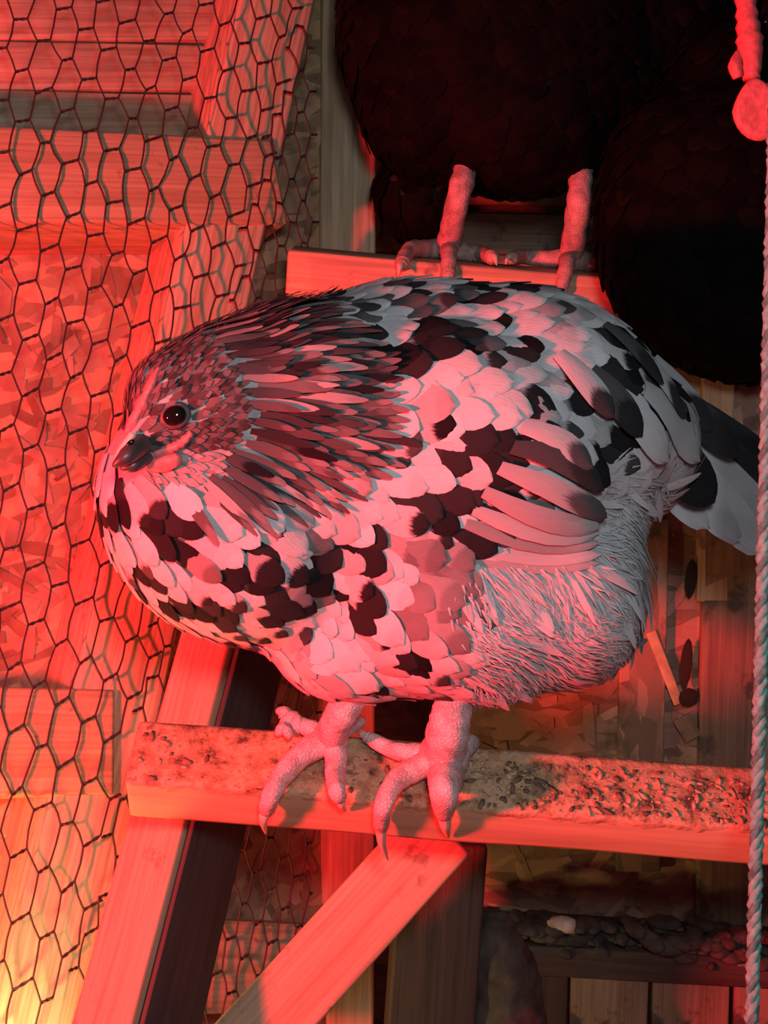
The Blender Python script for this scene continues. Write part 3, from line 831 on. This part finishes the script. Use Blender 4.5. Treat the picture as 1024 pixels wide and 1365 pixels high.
sphere_part('nostril', npz, 0.0022, M['eye'], bk, (1.4, .7, .6), 40)

# ---------------- feet
def leg(parent, shank, toes, mat, clawmat, sr=(0.0105, 0.0095), name='leg', ring=0.035):
    bm = bmesh.new()
    n = len(shank)
    tube(bm, shank, [sr[0] + (sr[1] - sr[0]) * i / (n - 1) for i in range(n)], 14, 8, ring, 0.004)
    bmesh.ops.create_icosphere(bm, subdivisions=3, radius=sr[1] * 1.2, matrix=Matrix.Translation(shank[-1]))
    for pts_, r0, r1 in toes:
        k = len(pts_)
        tube(bm, pts_, [r0 + (r1 - r0) * i / (k - 1) for i in range(k)], 12, 7, ring * 1.0, 0.0036)
        bmesh.ops.create_icosphere(bm, subdivisions=2, radius=r1 * 1.02, matrix=Matrix.Translation(pts_[-1]))
    me = bpy.data.meshes.new(name); bm.to_mesh(me); bm.free(); mw = recenter(me)
    return link(name, me, mat, parent, mw)
def claw(parent, a, b, c, r):
    bm = bmesh.new(); tube(bm, [a, b, c], [r, r * .7, r * .12], 10, 6)
    me = bpy.data.meshes.new('claw'); bm.to_mesh(me); bm.free(); mw = recenter(me)
    return link('claw', me, M['claw'], parent, mw)

T = 0.0075
s1 = [P(492, 890, 0.965), P(472, 925, 0.95), P(452, 955, 0.948), perch_pt(440, 985, 0.012)]
pad = s1[-1]
toeA = [pad, perch_pt(405, 1004, .012), perch_pt(378, 1032, .010), perch_front(362, 1058, .010), perch_front(356, 1078, .010)]
toeB = [pad, perch_pt(448, 1008, .011), perch_pt(447, 1032, .010), perch_front(449, 1054, .008), perch_front(452, 1062, .007)]
toeC = [pad, perch_pt(415, 972, .012), perch_pt(388, 962, .011)]
toeD = [pad, perch_pt(462, 972, .009), perch_pt(478, 962, .007)]
l1 = leg(hen, s1, [(toeA, .0098, .0056), (toeB, .0090, .0052), (toeC, .0080, .0050), (toeD, .007, .005)], M['skin'], M['claw'], (.0105, .011))
claw(l1, toeA[-1], perch_front(351, 1094, .012), perch_front(355, 1112, .003), .0045)
claw(l1, toeB[-1], perch_front(455, 1072, .008), perch_front(461, 1081, .002), .0042)
claw(l1, toeC[-1], perch_pt(378, 953, .011), perch_pt(372, 957, .004), .0042)
s2 = [P(612, 900, 0.965), P(606, 935, 0.952), P(598, 970, 0.942), perch_pt(592, 1008, .014)]
pad = s2[-1]
tA = [pad, perch_pt(560, 1005, .010), perch_pt(525, 1000, .009), perch_pt(492, 984, .008)]
tB = [pad, perch_pt(556, 1024, .012), perch_pt(528, 1042, .012), perch_front(512, 1072, .011), perch_front(508, 1100, .010)]
tC = [pad, perch_pt(594, 1030, .014), perch_front(592, 1056, .013), perch_front(592, 1082, .010)]
tD = [pad, perch_pt(615, 1000, .010), perch_pt(628, 990, .008)]
l2 = leg(hen, s2, [(tA, .0090, .0046), (tB, .0100, .0054), (tC, .0160, .0066), (tD, .009, .006)], M['skin'], M['claw'], (.0120, .0150))
claw(l2, tA[-1], perch_pt(484, 979, .007), perch_pt(477, 978, .003), .0040)
claw(l2, tB[-1], perch_front(509, 1122, .010), perch_front(517, 1146, .003), .0045)
claw(l2, tC[-1], perch_front(594, 1100, .010), perch_front(598, 1116, .003), .0055)
# muck stuck to the toes of the left foot
for k, (x, y) in enumerate(((378, 948), (386, 958), (374, 972), (396, 966), (383, 976))):
    sphere_part('dirt_clump', perch_pt(x, y, .013), 0.0045 + .0015 * (k % 2), M['skin'], l1, (1.3, .8, .9), 30 * k, 10)

# ---------------- black hens on the upper perch
def black_hen(root, blobs, hx, hy, gx, gy, seed, spacing_=0.014):
    rn = random.Random(seed)
    me = blob_mesh('body', blobs, 0.008, 8); link('body', me, M['blackbody'], root)
    bv = BVHTree.FromPolygons([v.co.copy() for v in me.vertices], [tuple(p.vertices) for p in me.polygons])
    pl = Plume(); ps = sample(me, lambda p: spacing_, rn, 14000)
    singles = 0
    for p in ps:
        x, y, d = px(p)
        t = flow_dir(x, y, d, hx, hy, gx, gy, 0.35)
        tn = (rn.uniform(.0, .5), rn.uniform(.0, .8) ** 2, rn.uniform(.5, .8), rn.uniform(0, .3))
        rows = feather_rows(bv, p, t, rn.uniform(.034, .048), rn.uniform(.022, .03), .001, .006 + rn.uniform(0, .003), rnd=rn)
        if singles < 140 and -20 < x < 1040 and -20 < y < 520 and rn.random() < 0.6:
            loc, nn, _, _ = bv.find_nearest(p)
            if nn.dot(CAM - p) > 0:
                one = Plume(); one.add(rows, tn, 4); one.build('feather', M['blackfeather'], root); singles += 1; continue
        pl.add(rows, tn, 4)
    tag(pl.build('plumage', M['blackfeather'], root), kind='stuff')
    return bv

h2 = empty('hen', up_pt(690, 335), 'black hen standing on the upper perch with both legs showing', 'hen')
black_hen(h2, [E(680, 40, 1.44, 225, 215, .125, 0), E(640, -40, 1.46, 185, 190, .12, 0), E(700, 150, 1.42, 130, 105, .09, 0),
               E(830, 10, 1.45, 150, 150, .10, 0), E(590, 130, 1.43, 110, 100, .08, 40), E(556, 262, 1.50, 52, 62, .04, 20)], 750, -250, -0.1, 1.0, 21)  # last blob: added black tuft standing in for a shadow behind the leg
def bl_leg(root, top, ankle, toes, d=1.39):
    sh = [P(*top, d + .04), P((top[0] * 2 + ankle[0]) / 3, (top[1] * 2 + ankle[1]) / 3, d + .01), P((top[0] + ankle[0] * 2) / 3, (top[1] + ankle[1] * 2) / 3, d), up_pt(*ankle, .012)]
    tl_ = []; cl = []
    for pts_ in toes:
        q = [sh[-1]] + [up_pt(x, y, .009) for x, y in pts_]
        tl_.append((q, .0105, .007)); cl.append(q)
    lg = leg(root, sh, tl_, M['darkskin'], M['claw'], (.0115, .012), ring=0.08)
    for q in cl:
        dv = (q[-1] - q[-2]).normalized()
        claw(lg, q[-1], q[-1] + dv * .010 + _u * .001, q[-1] + dv * .017 - _u * .006, .0048)
bl_leg(h2, (634, 178), (598, 312), [[(570, 318), (546, 336), (536, 352)], [(598, 326), (598, 346), (597, 366)], [(626, 318), (645, 334), (656, 352)]])
bl_leg(h2, (778, 178), (768, 322), [[(735, 322), (702, 330), (684, 346)], [(762, 342), (756, 362), (748, 386)], [(798, 330), (820, 342), (832, 356)]])

h3 = empty('hen', up_pt(980, 360), 'black hen crouched at the right of the upper perch with red wattles', 'hen')
black_hen(h3, [E(1000, 300, 1.28, 200, 200, .115, 0), E(930, 250, 1.29, 120, 130, .09, 30), E(1010, 160, 1.30, 130, 130, .10, 0), E(1045, 60, 1.27, 60, 90, .055, 0), E(1046, 40, 1.215, 46, 60, .036, 0), E(985, 400, 1.27, 130, 98, .09, -20)],
          1040, 40, -0.35, 0.9, 22)
for sx in (1022, 1074):
    sphere_part('eye', P(sx, 28, 1.195), 0.0062, M['eye'], h3, (1, 1, .7))
bm = bmesh.new(); tube(bm, [P(1048, 52, 1.195), P(1050, 62, 1.165), P(1052, 84, 1.150)], [.012, .009, .0015], 12, 6)
bm_obj('beak', bm, M['beak'], h3)
for k in range(5):
    bm = bmesh.new(); q0 = P(1047, -18, 1.19 + .012 * k); tube(bm, [q0 - _u * .006, q0 + _u * .008, q0 + _u * (.020 + .004 * (2 - abs(k - 2)))], [.006, .005, .0015], 10, 5)
    bm_obj('comb_point', bm, M['facered'], h3)
# face skin and wattles
bm = bmesh.new(); tube(bm, [P(992, -40, 1.20), P(996, 20, 1.195), P(1000, 60, 1.19), P(1002, 105, 1.185)], [.008, .009, .011, .007], 12, 6, 0.12, 0.012)
bm_obj('face_skin', bm, M['facered'], h3)
bm = bmesh.new(); tube(bm, [P(985, 70, 1.19), P(980, 88, 1.185), P(984, 104, 1.185)], [.003, .006, .004], 10, 5)
bm_obj('earlobe', bm, M['facered'], h3)
def wattle(x, y, d, rot, s):
    bm = bmesh.new(); bmesh.ops.create_uvsphere(bm, u_segments=24, v_segments=16, radius=1)
    for v in bm.verts:
        c = v.co; taper = 1.0 - 0.35 * max(0, c.y)
        v.co = Vector((c.x * .021 * s * taper, c.y * .026 * s, (c.z * (0.35 + 0.65 * (c.x * c.x + c.y * c.y)) * .007)))
    return bm_obj('wattle', bm, M['facered'], h3, Matrix.Translation(P(x, y, d)) @ M3.to_4x4() @ Matrix.Rotation(R(rot), 4, 'Z'))
wattle(1010, 146, 1.168, 6, 1.0); wattle(1040, 138, 1.19, -10, 1.0)

# ------------------------------------------------------------------ rope
rope = empty('rope', P(1003, 1365, 0.80), 'pale twisted rope hanging down the right edge in front of the perch', 'rope')
ra, rb = P(1050, -520, 0.82), P(985, 2050, 0.82)
ax = (rb - ra); Lr = ax.length; t = ax.normalized(); x_ = t.orthogonal().normalized(); y_ = t.cross(x_)
for s in range(3):
    bm = bmesh.new(); n = 190; pp = []
    for k in range(n):
        v = k / (n - 1); ph = v * Lr / 0.022 * 2 * math.pi + s * 2 * math.pi / 3
        pp.append(ra + ax * v + (x_ * math.cos(ph) + y_ * math.sin(ph)) * 0.0023)
    tube(bm, pp, [.0025] * n, 8, 1)
    bm_obj('strand', bm, M['rope'] if s else M['ropedark'], rope)

# ------------------------------------------------------------------ droppings
def lump(name, c, r, mat, seed, sc=(1, 1, 1), parent=None):
    bm = bmesh.new(); bmesh.ops.create_icosphere(bm, subdivisions=3, radius=r)
    for v in bm.verts:
        v.co *= 1 + 0.35 * noise.noise(v.co / r * 1.3 + Vector((seed, 0, 0))) + 0.15 * noise.noise(v.co / r * 4 + Vector((0, seed, 0)))
        v.co = Vector((v.co.x * sc[0], v.co.y * sc[1], v.co.z * sc[2]))
    return bm_obj(name, bm, mat, parent, Matrix.Translation(c))
# crust along the ledge: nobody could count it
rn = random.Random(5); bm = bmesh.new()
for k in range(420):
    x = rn.uniform(600, 1090); yy = 1240 + (x - 600) * 0.06 + rn.gauss(0, 12)
    c = Nb(x, yy, rn.uniform(.03, .09)); r_ = rn.uniform(.003, .013)
    m = Matrix.Translation(c) @ Matrix.Rotation(rn.uniform(0, 6), 4, 'Z') @ Matrix.Diagonal((1.5, .9, .6, 1))
    bmesh.ops.create_icosphere(bm, subdivisions=1 if r_ < .007 else 2, radius=r_, matrix=m)
for v in bm.verts: v.co += noise.noise_vector(v.co * 160) * .002
me = bpy.data.meshes.new('droppings'); bm.to_mesh(me); bm.free(); mw = recenter(me)
tag(link('droppings', me, M['muck'], None, mw), 'dark crust of droppings along the ledge under the lower perch', 'droppings', kind='stuff')
# stub of a post caked with dried manure, standing under the perch
bm = bmesh.new(); pp = [P(655, 1215, 1.24), P(660, 1260, 1.24), P(672, 1330, 1.24), P(690, 1480, 1.23), P(700, 1700, 1.22), P(705, 2180, 1.22)]
tube(bm, pp, [.012, .026, .034, .038, .040, .042], 28, 10)
for v in bm.verts:
    q = v.co
    v.co = q + noise.noise_vector(q * 42) * .007 + noise.noise_vector(q * 130) * .003
me = bpy.data.meshes.new('stub_post'); bm.to_mesh(me); bm.free(); mw = recenter(me)
sp_ = tag(link('stub_post', me, M['muck'], None, mw), 'stub post caked in dark manure standing under the lower perch', 'post')
# droppings trodden into the two perches
for name, fn, x0, x1, cnt, y_of, lab in (('droppings', perch_pt, 185, 1060, 620, lambda x: (978 + (x - 185) * .075, 60), 'flecks of droppings on the upper face of the lower perch'),):
    bm = bmesh.new(); rn = random.Random(9)
    for k in range(cnt):
        x = rn.uniform(x0, x1) if rn.random() < .5 else rn.uniform(640, x1); y0, dy = y_of(x)
        r_ = .0006 + .0022 * rn.random() ** 2.5
        c = fn(x, y0 + (rn.random() ** (1.6 if x < 500 else 1)) * dy, r_ * .12)
        m = Matrix.Translation(c) @ frame(Dp, nt_).to_4x4() @ Matrix.Rotation(rn.uniform(0, 6), 4, 'Z') @ Matrix.Diagonal((rn.uniform(1, 2.6), .9, .30, 1))
        fs = bmesh.ops.create_icosphere(bm, subdivisions=1, radius=r_, matrix=m)
        mi = 0 if rn.random() < .45 else 1
        for v in fs['verts']:
            v.co += noise.noise_vector(v.co * 260) * r_ * .35
            for f in v.link_faces: f.material_index = mi
    me = bpy.data.meshes.new(name); bm.to_mesh(me); bm.free(); mw = recenter(me)
    o = link(name, me, M['muck2'], None, mw); me.materials.append(M['muck3'])
    tag(o, lab, 'droppings', kind='stuff')
for k, (x, y, r_) in enumerate(((752, 1232, .010), (770, 1238, .006))):
    tag(lump('dropping', Nb(x, y, .088), r_, M['mucklight'], k * 3.1, (1.5, .8, .8)), ('larger' if k == 0 else 'smaller') + ' of two pale droppings on the dark ledge under the perch', 'dropping')
